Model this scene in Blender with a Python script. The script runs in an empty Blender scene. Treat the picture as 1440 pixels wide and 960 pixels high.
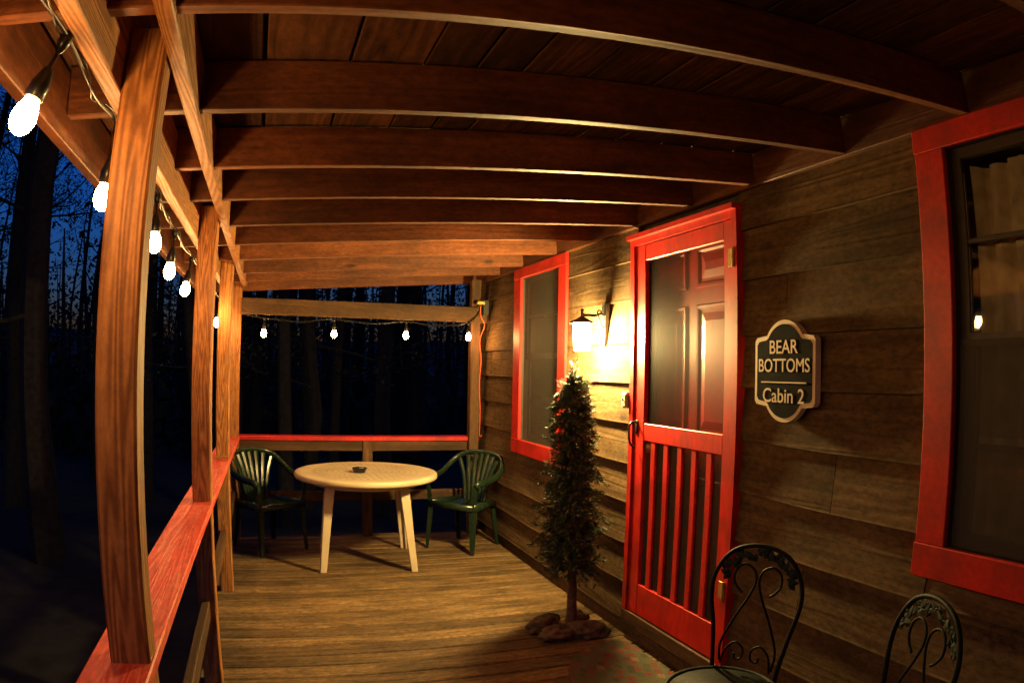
import bpy, bmesh, math, random
from mathutils import Vector, Matrix, noise
R = math.radians
random.seed(7)
scn = bpy.context.scene
col = scn.collection

# ------------------------------------------------------------------ camera
CAM_H = 1.5475
cd = bpy.data.cameras.new('camera')
cam = bpy.data.objects.new('camera', cd); col.objects.link(cam)
yaw, pitch, roll = 0.33976, 0.03794, -0.01907
def _rot():
    cr, sr = math.cos(roll), math.sin(roll)
    Rr = Matrix(((cr, 0, sr), (0, 1, 0), (-sr, 0, cr)))
    c, s = math.cos(pitch), math.sin(pitch)
    Rp = Matrix(((1, 0, 0), (0, c, -s), (0, s, c)))
    c, s = math.cos(yaw), math.sin(yaw)
    Ry = Matrix(((c, s, 0), (-s, c, 0), (0, 0, 1)))
    return Ry @ Rp @ Rr
_M = _rot()
rt, fw, up = _M @ Vector((1, 0, 0)), _M @ Vector((0, 1, 0)), _M @ Vector((0, 0, 1))
cam.matrix_world = Matrix(((rt.x, up.x, -fw.x, 0), (rt.y, up.y, -fw.y, 0), (rt.z, up.z, -fw.z, CAM_H), (0, 0, 0, 1)))
cd.type = 'PANO'                      # the photograph was taken through a wide lens with barrel curvature
cd.sensor_width = 36.0; cd.sensor_height = 24.0; cd.sensor_fit = 'HORIZONTAL'
cc = cd.cycles if hasattr(cd, 'cycles') else cd
cc.panorama_type = 'FISHEYE_LENS_POLYNOMIAL'
cc.fisheye_fov = R(170)
cc.fisheye_polynomial_k0 = 0.0
cc.fisheye_polynomial_k1 = -0.7250 / 18
cc.fisheye_polynomial_k2 = 0.0
cc.fisheye_polynomial_k3 = 0.0045 / 18 ** 3
cc.fisheye_polynomial_k4 = 0.0
cd.clip_start = 0.02; cd.clip_end = 800
scn.camera = cam

# ------------------------------------------------------------------ sky (late dusk) and exposure
w = bpy.data.worlds.new('World'); scn.world = w; w.use_nodes = True
nt = w.node_tree
bg = nt.nodes['Background']
sky = nt.nodes.new('ShaderNodeTexSky'); sky.sky_type = 'NISHITA'; sky.sun_disc = False
sky.sun_elevation = R(0.3); sky.sun_rotation = R(180); sky.air_density = 1.0; sky.dust_density = 0.3; sky.ozone_density = 6.5
nt.links.new(sky.outputs[0], bg.inputs[0]); bg.inputs[1].default_value = 0.09
scn.view_settings.view_transform = 'Standard'; scn.view_settings.look = 'None'
scn.view_settings.gamma = 1.0; scn.view_settings.exposure = 2.15   # a long night exposure; scn.view_settings.use_curve_mapping = False
scn.render.engine = 'CYCLES'
scn.cycles.max_bounces = 8; scn.cycles.diffuse_bounces = 4; scn.cycles.transparent_max_bounces = 12
scn.cycles.caustics_reflective = False; scn.cycles.caustics_refractive = False
scn.cycles.use_denoising = True
scn.cycles.sample_clamp_indirect = 4.0
BULB = 62.0
LANTERN = 480.0

# ------------------------------------------------------------------ helpers
WM = {}
def place(o, parent=None, world=None):
    world = world or Matrix.Identity(4)
    if parent is not None:
        o.parent = parent
        o.matrix_basis = WM[parent.name].inverted() @ world
    else:
        o.matrix_basis = world
    WM[o.name] = world
    return o
def tag(o, label, cat, group=None):
    o['label'] = label; o['category'] = cat
    if group: o['group'] = group
    return o
def thing(name, label, cat, loc=(0, 0, 0), rz=0.0, group=None):
    o = bpy.data.objects.new(name, None); col.objects.link(o); o.empty_display_size = 0.1
    place(o, None, Matrix.Translation(loc) @ Matrix.Rotation(rz, 4, 'Z'))
    return tag(o, label, cat, group)
def mesh_obj(name, me, mat, parent=None, world=None, local=None, smooth=False):
    o = bpy.data.objects.new(name, me); col.objects.link(o)
    if mat is not None and not me.materials: me.materials.append(mat)
    if local is not None: world = WM[parent.name] @ local
    place(o, parent, world)
    if smooth:
        for p in me.polygons: p.use_smooth = True
    return o
def bm_obj(name, bm, mat, parent=None, world=None, local=None, smooth=False):
    me = bpy.data.meshes.new(name)
    bmesh.ops.recalc_face_normals(bm, faces=bm.faces)
    bm.to_mesh(me); bm.free()
    return mesh_obj(name, me, mat, parent, world, local, smooth)
AX = {'X': Vector((1, 0, 0)), 'Y': Vector((0, 1, 0)), 'Z': Vector((0, 0, 1))}
_bc = {}
def board_mesh(l, wd, t, bev, mat):
    k = (round(l, 4), round(wd, 4), round(t, 4), bev, mat.name)
    if k not in _bc:
        bm = bmesh.new()
        bmesh.ops.create_cube(bm, size=1.0)
        bmesh.ops.scale(bm, vec=(l, wd, t), verts=bm.verts)
        if bev: bmesh.ops.bevel(bm, geom=bm.edges[:], offset=bev, segments=1, affect='EDGES')
        me = bpy.data.meshes.new('board'); bmesh.ops.recalc_face_normals(bm, faces=bm.faces); bm.to_mesh(me); bm.free()
        me.materials.append(mat)
        _bc[k] = me
    return _bc[k]
def board(name, size, center, axes, mat, parent=None, bev=0.003, tilt=None):
    l, wd, t = size
    a, b = AX[axes[0]], AX[axes[1]]
    c = a.cross(b)
    rot = Matrix((a, b, c)).transposed().to_4x4()
    M = Matrix.Translation(center) @ (tilt or Matrix.Identity(4)) @ rot
    return mesh_obj(name, board_mesh(l, wd, t, bev, mat), mat, parent, M)
def bbox(name, lo, hi, axes, mat, parent=None, bev=0.003):
    lo, hi = Vector(lo), Vector(hi); d = hi - lo
    dd = {'X': d.x, 'Y': d.y, 'Z': d.z}
    rest = [k for k in 'XYZ' if k not in axes[:2]][0]
    return board(name, (dd[axes[0]], dd[axes[1]], dd[rest]), (lo + hi) / 2, axes, mat, parent, bev)
def add_box(bm, lo, hi, bev=0.0):
    lo, hi = Vector(lo), Vector(hi)
    r = bmesh.ops.create_cube(bm, size=1.0)
    bmesh.ops.scale(bm, vec=(hi - lo), verts=r['verts']); bmesh.ops.translate(bm, vec=(lo + hi) / 2, verts=r['verts'])
    if bev:
        es = {e for v in r['verts'] for e in v.link_edges}
        bmesh.ops.bevel(bm, geom=list(es), offset=bev, segments=1, affect='EDGES')
def add_tube(bm, pts, rad, n=8, cap=True, flat=None):
    pts = [Vector(p) for p in pts]
    rads = rad if isinstance(rad, (list, tuple)) else [rad] * len(pts)
    rings = []; prev = None
    for i, p in enumerate(pts):
        d = (pts[min(i + 1, len(pts) - 1)] - pts[max(i - 1, 0)])
        if d.length < 1e-9: d = Vector((0, 0, 1))
        d.normalize()
        if prev is None:
            u = d.orthogonal().normalized()
            if abs(d.z) < 0.95: u = Vector((0, 0, 1)).cross(d).normalized()
        else:
            u = (prev - d * prev.dot(d))
            u = u.normalized() if u.length > 1e-6 else d.orthogonal().normalized()
        prev = u; v = d.cross(u)
        fl = flat or 1.0
        rings.append([bm.verts.new(p + (u * math.cos(2 * math.pi * k / n) + v * math.sin(2 * math.pi * k / n) * fl) * rads[i]) for k in range(n)])
    for a, b in zip(rings, rings[1:]):
        for k in range(n): bm.faces.new((a[k], a[(k + 1) % n], b[(k + 1) % n], b[k]))
    if cap:
        bm.faces.new(rings[0][::-1]); bm.faces.new(rings[-1])
def add_lathe(bm, prof, c=(0, 0, 0), n=24, cap=True):
    c = Vector(c); rings = []
    for r, z in prof:
        rings.append([bm.verts.new(c + Vector((r * math.cos(2 * math.pi * k / n), r * math.sin(2 * math.pi * k / n), z))) for k in range(n)])
    for a, b in zip(rings, rings[1:]):
        for k in range(n): bm.faces.new((a[k], a[(k + 1) % n], b[(k + 1) % n], b[k]))
    if cap:
        bm.faces.new(rings[0][::-1]); bm.faces.new(rings[-1])
def add_prism(bm, outline, h0, h1, f):
    """outline of (a,b) pairs extruded from h0 to h1; f(a,b,h)->point"""
    A = [bm.verts.new(f(a, b, h0)) for a, b in outline]; B = [bm.verts.new(f(a, b, h1)) for a, b in outline]
    bm.faces.new(A); bm.faces.new(B[::-1])
    n = len(A)
    for k in range(n): bm.faces.new((A[k], B[k], B[(k + 1) % n], A[(k + 1) % n]))
def smooth_path(pts, m=6):
    pts = [Vector(p) for p in pts]; out = []
    P = [2 * pts[0] - pts[1]] + pts + [2 * pts[-1] - pts[-2]]
    for i in range(1, len(P) - 2):
        for k in range(m):
            t = k / m; a, b, c, d = P[i - 1], P[i], P[i + 1], P[i + 2]
            out.append(0.5 * ((2 * b) + (c - a) * t + (2 * a - 5 * b + 4 * c - d) * t * t + (3 * b - a - 3 * c + d) * t ** 3))
    out.append(pts[-1]); return out

# ------------------------------------------------------------------ materials
def new_mat(name):
    m = bpy.data.materials.new(name); m.use_nodes = True
    return m, m.node_tree, m.node_tree.nodes['Principled BSDF']
def N(t, typ, **kw):
    n = t.nodes.new(typ)
    for k, v in kw.items(): setattr(n, k, v)
    return n
def wood(name, dark, light, axis='X', grain=26.0, rough=0.65, var=0.35, bump=0.25, wear=None, wear_amt=0.5, blotch=0.5, knots=0.5, spec=0.3, speck=0.25):
    m, t, b = new_mat(name)
    tc = N(t, 'ShaderNodeTexCoord'); oi = N(t, 'ShaderNodeObjectInfo')
    off = N(t, 'ShaderNodeVectorMath', operation='SCALE'); off.inputs[0].default_value = (13.7, 7.3, 9.1)
    t.links.new(oi.outputs['Random'], off.inputs['Scale'])
    add = N(t, 'ShaderNodeVectorMath', operation='ADD')
    t.links.new(tc.outputs['Object'], add.inputs[0]); t.links.new(off.outputs[0], add.inputs[1])
    def mapped(s_along, s_across):
        mp = N(t, 'ShaderNodeMapping')
        s = [s_across] * 3; s['XYZ'.index(axis)] = s_along
        mp.inputs['Scale'].default_value = s
        t.links.new(add.outputs[0], mp.inputs[0]); return mp
    mw = mapped(0.5, 9.0)
    n0 = N(t, 'ShaderNodeTexNoise'); n0.inputs['Scale'].default_value = 1.0; n0.inputs['Detail'].default_value = 2.0; n0.inputs['Distortion'].default_value = 0.6
    t.links.new(mw.outputs[0], n0.inputs['Vector'])
    mul = N(t, 'ShaderNodeMath', operation='MULTIPLY'); mul.inputs[1].default_value = grain
    t.links.new(n0.outputs[0], mul.inputs[0])
    sn = N(t, 'ShaderNodeMath', operation='SINE'); t.links.new(mul.outputs[0], sn.inputs[0])
    rg = N(t, 'ShaderNodeMapRange'); rg.inputs['From Min'].default_value = -1; rg.inputs['From Max'].default_value = 1
    t.links.new(sn.outputs[0], rg.inputs['Value'])
    mf = mapped(2.2, 95.0)
    n1 = N(t, 'ShaderNodeTexNoise'); n1.inputs['Scale'].default_value = 1.0; n1.inputs['Detail'].default_value = 4.0
    t.links.new(mf.outputs[0], n1.inputs['Vector'])
    g = N(t, 'ShaderNodeMix'); g.data_type = 'FLOAT'; g.inputs[0].default_value = 0.4
    t.links.new(rg.outputs[0], g.inputs[2]); t.links.new(n1.outputs[0], g.inputs[3])
    cm = N(t, 'ShaderNodeMix'); cm.data_type = 'RGBA'
    cm.inputs[6].default_value = (*dark, 1); cm.inputs[7].default_value = (*light, 1)
    t.links.new(g.outputs[0], cm.inputs[0]); out = cm.outputs[2]
    # broad blotches of age and stain
    nb = N(t, 'ShaderNodeTexNoise'); nb.inputs['Scale'].default_value = 2.6; nb.inputs['Detail'].default_value = 5.0; nb.inputs['Roughness'].default_value = 0.65
    mb = mapped(0.8, 2.2); t.links.new(mb.outputs[0], nb.inputs['Vector'])
    rb = N(t, 'ShaderNodeMapRange'); rb.inputs['From Min'].default_value = 0.3; rb.inputs['From Max'].default_value = 0.7
    rb.inputs['To Min'].default_value = 1.0 - blotch; rb.inputs['To Max'].default_value = 1.0 + blotch * 0.5
    t.links.new(nb.outputs[0], rb.inputs['Value'])
    rv = N(t, 'ShaderNodeMapRange'); rv.inputs['To Min'].default_value = 1.0 - var; rv.inputs['To Max'].default_value = 1.0 + var * 0.6
    t.links.new(oi.outputs['Random'], rv.inputs['Value'])
    mm = N(t, 'ShaderNodeMath', operation='MULTIPLY'); t.links.new(rb.outputs[0], mm.inputs[0]); t.links.new(rv.outputs[0], mm.inputs[1])
    nsp = N(t, 'ShaderNodeTexNoise'); nsp.inputs['Scale'].default_value = 1.0; nsp.inputs['Detail'].default_value = 4.0; nsp.inputs['Roughness'].default_value = 0.75
    msp = mapped(26.0, 62.0); t.links.new(msp.outputs[0], nsp.inputs['Vector'])
    rsp = N(t, 'ShaderNodeMapRange'); rsp.inputs['From Min'].default_value = 0.35; rsp.inputs['From Max'].default_value = 0.65
    rsp.inputs['To Min'].default_value = 1.0 - speck; rsp.inputs['To Max'].default_value = 1.0 + speck
    t.links.new(nsp.outputs[0], rsp.inputs['Value'])
    msk = N(t, 'ShaderNodeMath', operation='MULTIPLY'); t.links.new(mm.outputs[0], msk.inputs[0]); t.links.new(rsp.outputs[0], msk.inputs[1]); mm = msk
    if knots:
        vk = N(t, 'ShaderNodeTexVoronoi'); vk.inputs['Scale'].default_value = 1.0
        mk = mapped(2.1, 6.0); t.links.new(mk.outputs[0], vk.inputs['Vector'])
        rk = N(t, 'ShaderNodeMapRange'); rk.inputs['From Min'].default_value = 0.05; rk.inputs['From Max'].default_value = 0.12
        rk.inputs['To Min'].default_value = 1.0 - knots; rk.inputs['To Max'].default_value = 1.0
        t.links.new(vk.outputs['Distance'], rk.inputs['Value'])
        m2 = N(t, 'ShaderNodeMath', operation='MULTIPLY'); t.links.new(mm.outputs[0], m2.inputs[0]); t.links.new(rk.outputs[0], m2.inputs[1]); mm = m2
    if wear:
        nw = N(t, 'ShaderNodeTexNoise'); nw.inputs['Scale'].default_value = 1.0; nw.inputs['Detail'].default_value = 6.0; nw.inputs['Roughness'].default_value = 0.7
        mv = mapped(2.5, 22.0); t.links.new(mv.outputs[0], nw.inputs['Vector'])
        rw = N(t, 'ShaderNodeMapRange'); rw.inputs['From Min'].default_value = 0.48; rw.inputs['From Max'].default_value = 0.66; rw.inputs['To Max'].default_value = wear_amt
        t.links.new(nw.outputs[0], rw.inputs['Value'])
        cw = N(t, 'ShaderNodeMix'); cw.data_type = 'RGBA'; cw.inputs[7].default_value = (*wear, 1)
        t.links.new(rw.outputs[0], cw.inputs[0]); t.links.new(out, cw.inputs[6]); out = cw.outputs[2]
    vm = N(t, 'ShaderNodeVectorMath', operation='SCALE')
    t.links.new(out, vm.inputs[0]); t.links.new(mm.outputs[0], vm.inputs['Scale'])
    t.links.new(vm.outputs[0], b.inputs['Base Color'])
    b.inputs['Roughness'].default_value = rough; b.inputs['Specular IOR Level'].default_value = spec
    bp = N(t, 'ShaderNodeBump'); bp.inputs['Strength'].default_value = bump; bp.inputs['Distance'].default_value = 0.004
    t.links.new(g.outputs[0], bp.inputs['Height']); t.links.new(bp.outputs[0], b.inputs['Normal'])
    return m
def paint(name, c, rough=0.4, var=0.12, scale=18, bump=0.05, spec=0.5, metal=0.0, dirt=None, chips=None):
    m, t, b = new_mat(name)
    tc = N(t, 'ShaderNodeTexCoord')
    n = N(t, 'ShaderNodeTexNoise'); n.inputs['Scale'].default_value = scale; n.inputs['Detail'].default_value = 5
    t.links.new(tc.outputs['Object'], n.inputs['Vector'])
    mx = N(t, 'ShaderNodeMix'); mx.data_type = 'RGBA'
    d = dirt or tuple(x * (1 - var * 2) for x in c)
    mx.inputs[6].default_value = (*d, 1); mx.inputs[7].default_value = (*[min(1, x * (1 + var * .4)) for x in c], 1)
    r = N(t, 'ShaderNodeMapRange'); r.inputs['From Min'].default_value = 0.3; r.inputs['From Max'].default_value = 0.62
    t.links.new(n.outputs[0], r.inputs['Value']); t.links.new(r.outputs[0], mx.inputs[0])
    outc = mx.outputs[2]
    if chips:
        mpc = N(t, 'ShaderNodeMapping'); mpc.inputs['Scale'].default_value = (40, 40, 9); t.links.new(tc.outputs['Object'], mpc.inputs[0])
        nb = N(t, 'ShaderNodeTexNoise'); nb.inputs['Scale'].default_value = 1.0; nb.inputs['Detail'].default_value = 6.0; nb.inputs['Roughness'].default_value = 0.7
        t.links.new(mpc.outputs[0], nb.inputs['Vector'])
        rb2 = N(t, 'ShaderNodeMapRange'); rb2.inputs['From Min'].default_value = 0.3; rb2.inputs['From Max'].default_value = 0.7; rb2.inputs['To Min'].default_value = 0.72; rb2.inputs['To Max'].default_value = 1.2
        t.links.new(nb.outputs[0], rb2.inputs['Value'])
        vs2 = N(t, 'ShaderNodeVectorMath', operation='SCALE'); t.links.new(outc, vs2.inputs[0]); t.links.new(rb2.outputs[0], vs2.inputs['Scale'])
        nc = N(t, 'ShaderNodeTexNoise'); nc.inputs['Scale'].default_value = 55.0; nc.inputs['Detail'].default_value = 3.0; t.links.new(tc.outputs['Object'], nc.inputs['Vector'])
        rc2 = N(t, 'ShaderNodeMapRange'); rc2.inputs['From Min'].default_value = 0.70; rc2.inputs['From Max'].default_value = 0.73
        t.links.new(nc.outputs[0], rc2.inputs['Value'])
        mc = N(t, 'ShaderNodeMix'); mc.data_type = 'RGBA'; mc.inputs[7].default_value = (*chips, 1)
        t.links.new(rc2.outputs[0], mc.inputs[0]); t.links.new(vs2.outputs[0], mc.inputs[6]); outc = mc.outputs[2]
    t.links.new(outc, b.inputs['Base Color'])
    rr = N(t, 'ShaderNodeMapRange'); rr.inputs['To Min'].default_value = rough + 0.12; rr.inputs['To Max'].default_value = max(0.05, rough - 0.08)
    t.links.new(n.outputs[0], rr.inputs['Value']); t.links.new(rr.outputs[0], b.inputs['Roughness'])
    b.inputs['Specular IOR Level'].default_value = spec; b.inputs['Metallic'].default_value = metal
    if bump:
        bp = N(t, 'ShaderNodeBump'); bp.inputs['Strength'].default_value = bump; bp.inputs['Distance'].default_value = 0.003
        t.links.new(n.outputs[0], bp.inputs['Height']); t.links.new(bp.outputs[0], b.inputs['Normal'])
    return m
def glow(name, c, s):
    m, t, b = new_mat(name)
    b.inputs['Base Color'].default_value = (0.9, 0.85, 0.75, 1)
    b.inputs['Emission Color'].default_value = (*c, 1); b.inputs['Emission Strength'].default_value = s
    return m
def glass(name, tint=(0.90, 0.91, 0.88), rough=0.02, ior=1.5):
    m, t, b = new_mat(name); t.nodes.remove(b)
    out = t.nodes['Material Output']
    tr = N(t, 'ShaderNodeBsdfTransparent'); tr.inputs[0].default_value = (*tint, 1)
    gl = N(t, 'ShaderNodeBsdfGlossy'); gl.inputs['Roughness'].default_value = rough; gl.inputs[0].default_value = (.95, .95, .95, 1)
    fr = N(t, 'ShaderNodeFresnel'); fr.inputs[0].default_value = ior
    tc = N(t, 'ShaderNodeTexCoord')
    n = N(t, 'ShaderNodeTexNoise'); n.inputs['Scale'].default_value = 5.0; t.links.new(tc.outputs['Object'], n.inputs['Vector'])
    bp = N(t, 'ShaderNodeBump'); bp.inputs['Strength'].default_value = 0.06; bp.inputs['Distance'].default_value = 0.01
    t.links.new(n.outputs[0], bp.inputs['Height']); t.links.new(bp.outputs[0], gl.inputs['Normal'])
    mx = N(t, 'ShaderNodeMixShader')
    t.links.new(fr.outputs[0], mx.inputs[0]); t.links.new(tr.outputs[0], mx.inputs[1]); t.links.new(gl.outputs[0], mx.inputs[2])
    t.links.new(mx.outputs[0], out.inputs[0]); return m
def screen_mat(name, c=(0.03, 0.03, 0.03), opacity=0.55):
    m, t, b = new_mat(name)
    b.inputs['Base Color'].default_value = (*c, 1); b.inputs['Roughness'].default_value = 0.6
    b.inputs['Alpha'].default_value = opacity
    return m

M_POST = wood('post_fir', (0.15, 0.045, 0.010), (0.52, 0.225, 0.066), grain=135, rough=0.55, var=0.12, blotch=0.22, bump=0.25, speck=0.2)
M_RAFT = wood('rafter_wood', (0.115, 0.036, 0.012), (0.175, 0.056, 0.018), grain=40, speck=0.3, rough=0.6, var=0.3, blotch=0.55, knots=0.75)
M_ROOF = wood('roof_board_wood', (0.065, 0.028, 0.012), (0.18, 0.075, 0.032), grain=50, rough=0.75, var=0.5, blotch=0.55)
M_SIDE = wood('siding_wood', (0.085, 0.050, 0.022), (0.138, 0.084, 0.039), axis='Y', grain=34, rough=0.85, var=0.22, blotch=0.45, speck=0.35, bump=0.5, spec=0.15)
M_DECK = wood('deck_wood', (0.10, 0.058, 0.022), (0.20, 0.12, 0.05), grain=40, rough=0.65, var=0.5, blotch=0.6, speck=0.5, bump=0.6, wear=(0.32, 0.21, 0.095), wear_amt=0.5)
M_RAIL = wood('rail_wood', (0.06, 0.028, 0.011), (0.13, 0.063, 0.025), grain=22, rough=0.7, var=0.2)
M_CAP = wood('red_rail_paint', (0.55, 0.040, 0.025), (0.72, 0.11, 0.07), grain=90, rough=0.5, var=0.05, blotch=0.25, bump=0.3, wear=(0.78, 0.26, 0.17), wear_amt=0.55, knots=0.3)  # worn streaks; their pale salmon also paints in red overexposed by the bulbs
M_RED = paint('red_paint', (0.52, 0.013, 0.007), rough=0.42, var=0.22, scale=6, bump=0.2, chips=(0.20, 0.05, 0.03))
M_DOOR = paint('dark_red_door_paint', (0.17, 0.006, 0.005), rough=0.40, var=0.2, scale=7, spec=0.08)
M_BLACK = paint('black_metal', (0.012, 0.012, 0.012), rough=0.4, var=0.2, metal=0.0)
M_IRON = paint('dark_green_iron', (0.008, 0.010, 0.008), rough=0.55, var=0.3, scale=40, spec=0.10)
M_VERD = paint('verdigris_leaf', (0.012, 0.020, 0.015), spec=0.15, rough=0.65, var=0.35, scale=60)
M_RUBBER = paint('black_cord', (0.012, 0.011, 0.010), rough=0.3, var=0.1, bump=0)
M_ORANGE = paint('orange_cord', (0.65, 0.09, 0.03), rough=0.4, var=0.1, bump=0)
M_YELLOW = paint('yellow_plug', (0.75, 0.55, 0.12), rough=0.4, var=0.1)
M_BRASS = paint('brass', (0.55, 0.38, 0.14), rough=0.35, metal=0.8, var=0.2)
M_BOX = paint('box_metal', (0.42, 0.36, 0.27), rough=0.5, var=0.2)
M_CREAM = paint('cream_paint', (0.72, 0.60, 0.42), rough=0.5, var=0.08)
M_SIGN = paint('sign_black', (0.010, 0.009, 0.008), rough=0.85, var=0.2, spec=0.08)
M_TABLE = paint('white_plastic', (0.56, 0.46, 0.31), rough=0.4, var=0.08, scale=6, dirt=(0.46, 0.37, 0.24))
M_GREEN = paint('green_plastic', (0.012, 0.026, 0.015), rough=0.22, var=0.12, scale=8)
M_ASH = paint('black_glass', (0.01, 0.01, 0.012), rough=0.12, var=0.05, bump=0)
M_SASH = paint('brown_sash', (0.045, 0.032, 0.022), rough=0.45, var=0.15)
M_CURT = paint('curtain_cloth', (0.66, 0.54, 0.40), rough=0.85, var=0.15, scale=14)
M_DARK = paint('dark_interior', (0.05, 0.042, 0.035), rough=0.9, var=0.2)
M_TAR = paint('tar_paper', (0.012, 0.012, 0.012), rough=0.9, var=0.2)
M_SOIL = paint('leaf_litter', (0.022, 0.016, 0.010), rough=0.95, var=0.4, scale=3)
M_BARK = paint('bark', (0.020, 0.015, 0.011), rough=0.9, var=0.3, scale=12, bump=0.6)
M_LEAF = paint('forest_leaf', (0.036, 0.040, 0.018), rough=0.7, var=0.4, scale=4, bump=0)
M_NEEDLE = paint('pine_needle', (0.042, 0.068, 0.024), rough=0.5, var=0.3, scale=14, bump=0)
M_TRUNK = paint('small_trunk', (0.11, 0.06, 0.035), rough=0.85, var=0.35, scale=30, bump=0.6)
M_BURLAP = paint('burlap', (0.11, 0.07, 0.04), rough=0.9, var=0.35, scale=22, bump=0.5)
M_PANE = glass('window_glass')
M_SCREEN = screen_mat('insect_screen', (0.075, 0.068, 0.05), 0.42)
M_MESH = screen_mat('door_screen', (0.03, 0.022, 0.018), 0.06)
M_BULB = glow('bulb_glow', (1.0, 0.50, 0.155), BULB)
M_LPANE = glow('lantern_glass_glow', (1.0, 0.69, 0.235), LANTERN)

# rug pattern
M_RUG, _t, _b = new_mat('woven_rug')
_tc = N(_t, 'ShaderNodeTexCoord')
_mp = N(_t, 'ShaderNodeMapping'); _mp.inputs['Scale'].default_value = (22, 14, 1); _mp.inputs['Rotation'].default_value = (0, 0, 0.5)
_t.links.new(_tc.outputs['Object'], _mp.inputs[0])
_v = N(_t, 'ShaderNodeTexVoronoi', distance='CHEBYCHEV'); _v.inputs['Scale'].default_value = 1.0; _v.inputs['Randomness'].default_value = 0.55
_t.links.new(_mp.outputs[0], _v.inputs['Vector'])
_cr = N(_t, 'ShaderNodeValToRGB'); _cr.color_ramp.interpolation = 'CONSTANT'
_el = _cr.color_ramp.elements
_el[0].position = 0; _el[0].color = (0.16, 0.03, 0.02, 1); _el[1].position = 0.35; _el[1].color = (0.06, 0.065, 0.03, 1)
for _p, _c in ((0.55, (0.17, 0.11, 0.065, 1)), (0.72, (0.13, 0.025, 0.02, 1)), (0.88, (0.05, 0.05, 0.035, 1))):
    _e = _el.new(_p); _e.color = _c
_sx = N(_t, 'ShaderNodeSeparateColor'); _t.links.new(_v.outputs['Color'], _sx.inputs[0]); _t.links.new(_sx.outputs[0], _cr.inputs[0])
_ed = N(_t, 'ShaderNodeMapRange'); _ed.inputs['From Min'].default_value = 0.32; _ed.inputs['From Max'].default_value = 0.42
_t.links.new(_v.outputs['Distance'], _ed.inputs['Value'])
_mx = N(_t, 'ShaderNodeMix'); _mx.data_type = 'RGBA'; _mx.inputs[7].default_value = (0.08, 0.08, 0.045, 1)
_t.links.new(_ed.outputs[0], _mx.inputs[0]); _t.links.new(_cr.outputs[0], _mx.inputs[6]); _t.links.new(_mx.outputs[2], _b.inputs['Base Color'])
_b.inputs['Roughness'].default_value = 0.95
_n = N(_t, 'ShaderNodeTexNoise'); _n.inputs['Scale'].default_value = 160; _t.links.new(_tc.outputs['Object'], _n.inputs['Vector'])
_bp = N(_t, 'ShaderNodeBump'); _bp.inputs['Strength'].default_value = 0.8; _bp.inputs['Distance'].default_value = 0.01
_t.links.new(_n.outputs[0], _bp.inputs['Height']); _t.links.new(_bp.outputs[0], _b.inputs['Normal'])

# ------------------------------------------------------------------ ground
def ground_z(x, y):
    d = math.hypot(x - 2, y - 3)
    return -1.1 - 0.035 * max(0, d - 6) + 0.25 * noise.noise(Vector((x * .12, y * .12, 0))) + 0.0016 * max(0, d - 22) ** 2 * 0.25
bm = bmesh.new(); G = 70; gv = {}
for i in range(G + 1):
    for j in range(G + 1):
        x = -180 + 360 * i / G; y = -120 + 360 * j / G
        x = x * abs(x / 180) ** .5; y2 = y / 120; y = y * min(1, abs(y / 240) ** .5 + .1)
        gv[i, j] = bm.verts.new((x, y, ground_z(x, y)))
for i in range(G):
    for j in range(G): bm.faces.new((gv[i, j], gv[i + 1, j], gv[i + 1, j + 1], gv[i, j + 1]))
o = bm_obj('ground', bm, M_SOIL, smooth=True); o['kind'] = 'structure'

# ------------------------------------------------------------------ deck floor, board by board
Y0, Y1 = -1.7, 6.31
deck = bpy.data.objects.new('deck_floor', None); col.objects.link(deck); place(deck, None, Matrix.Translation((0.8, 2.3, -0.04))); deck['kind'] = 'structure'
bw = 0.1395; y = Y0; k = 0
while y < Y1 - 0.05:
    wd = bw - 0.010
    x0 = -0.40 + random.uniform(-.006, .006)
    board('deck_plank', (1.985 - x0, wd, 0.036), ((x0 + 1.985) / 2, y + bw / 2, -0.018 + random.uniform(-.0012, .0012)), 'XY', M_DECK, deck, bev=0.006)
    y += bw; k += 1
for yy in (Y0 + 0.1, Y1 - 0.06): bbox('rim_joist', (-0.39, yy, -0.22), (1.98, yy + 0.038, -0.04), 'XZ', M_RAIL, deck)
for xx in (-0.38, 0.4, 1.2, 1.9): bbox('joist', (xx, Y0 + 0.14, -0.22), (xx + 0.038, Y1 - 0.063, -0.04), 'YZ', M_RAIL, deck)

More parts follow.
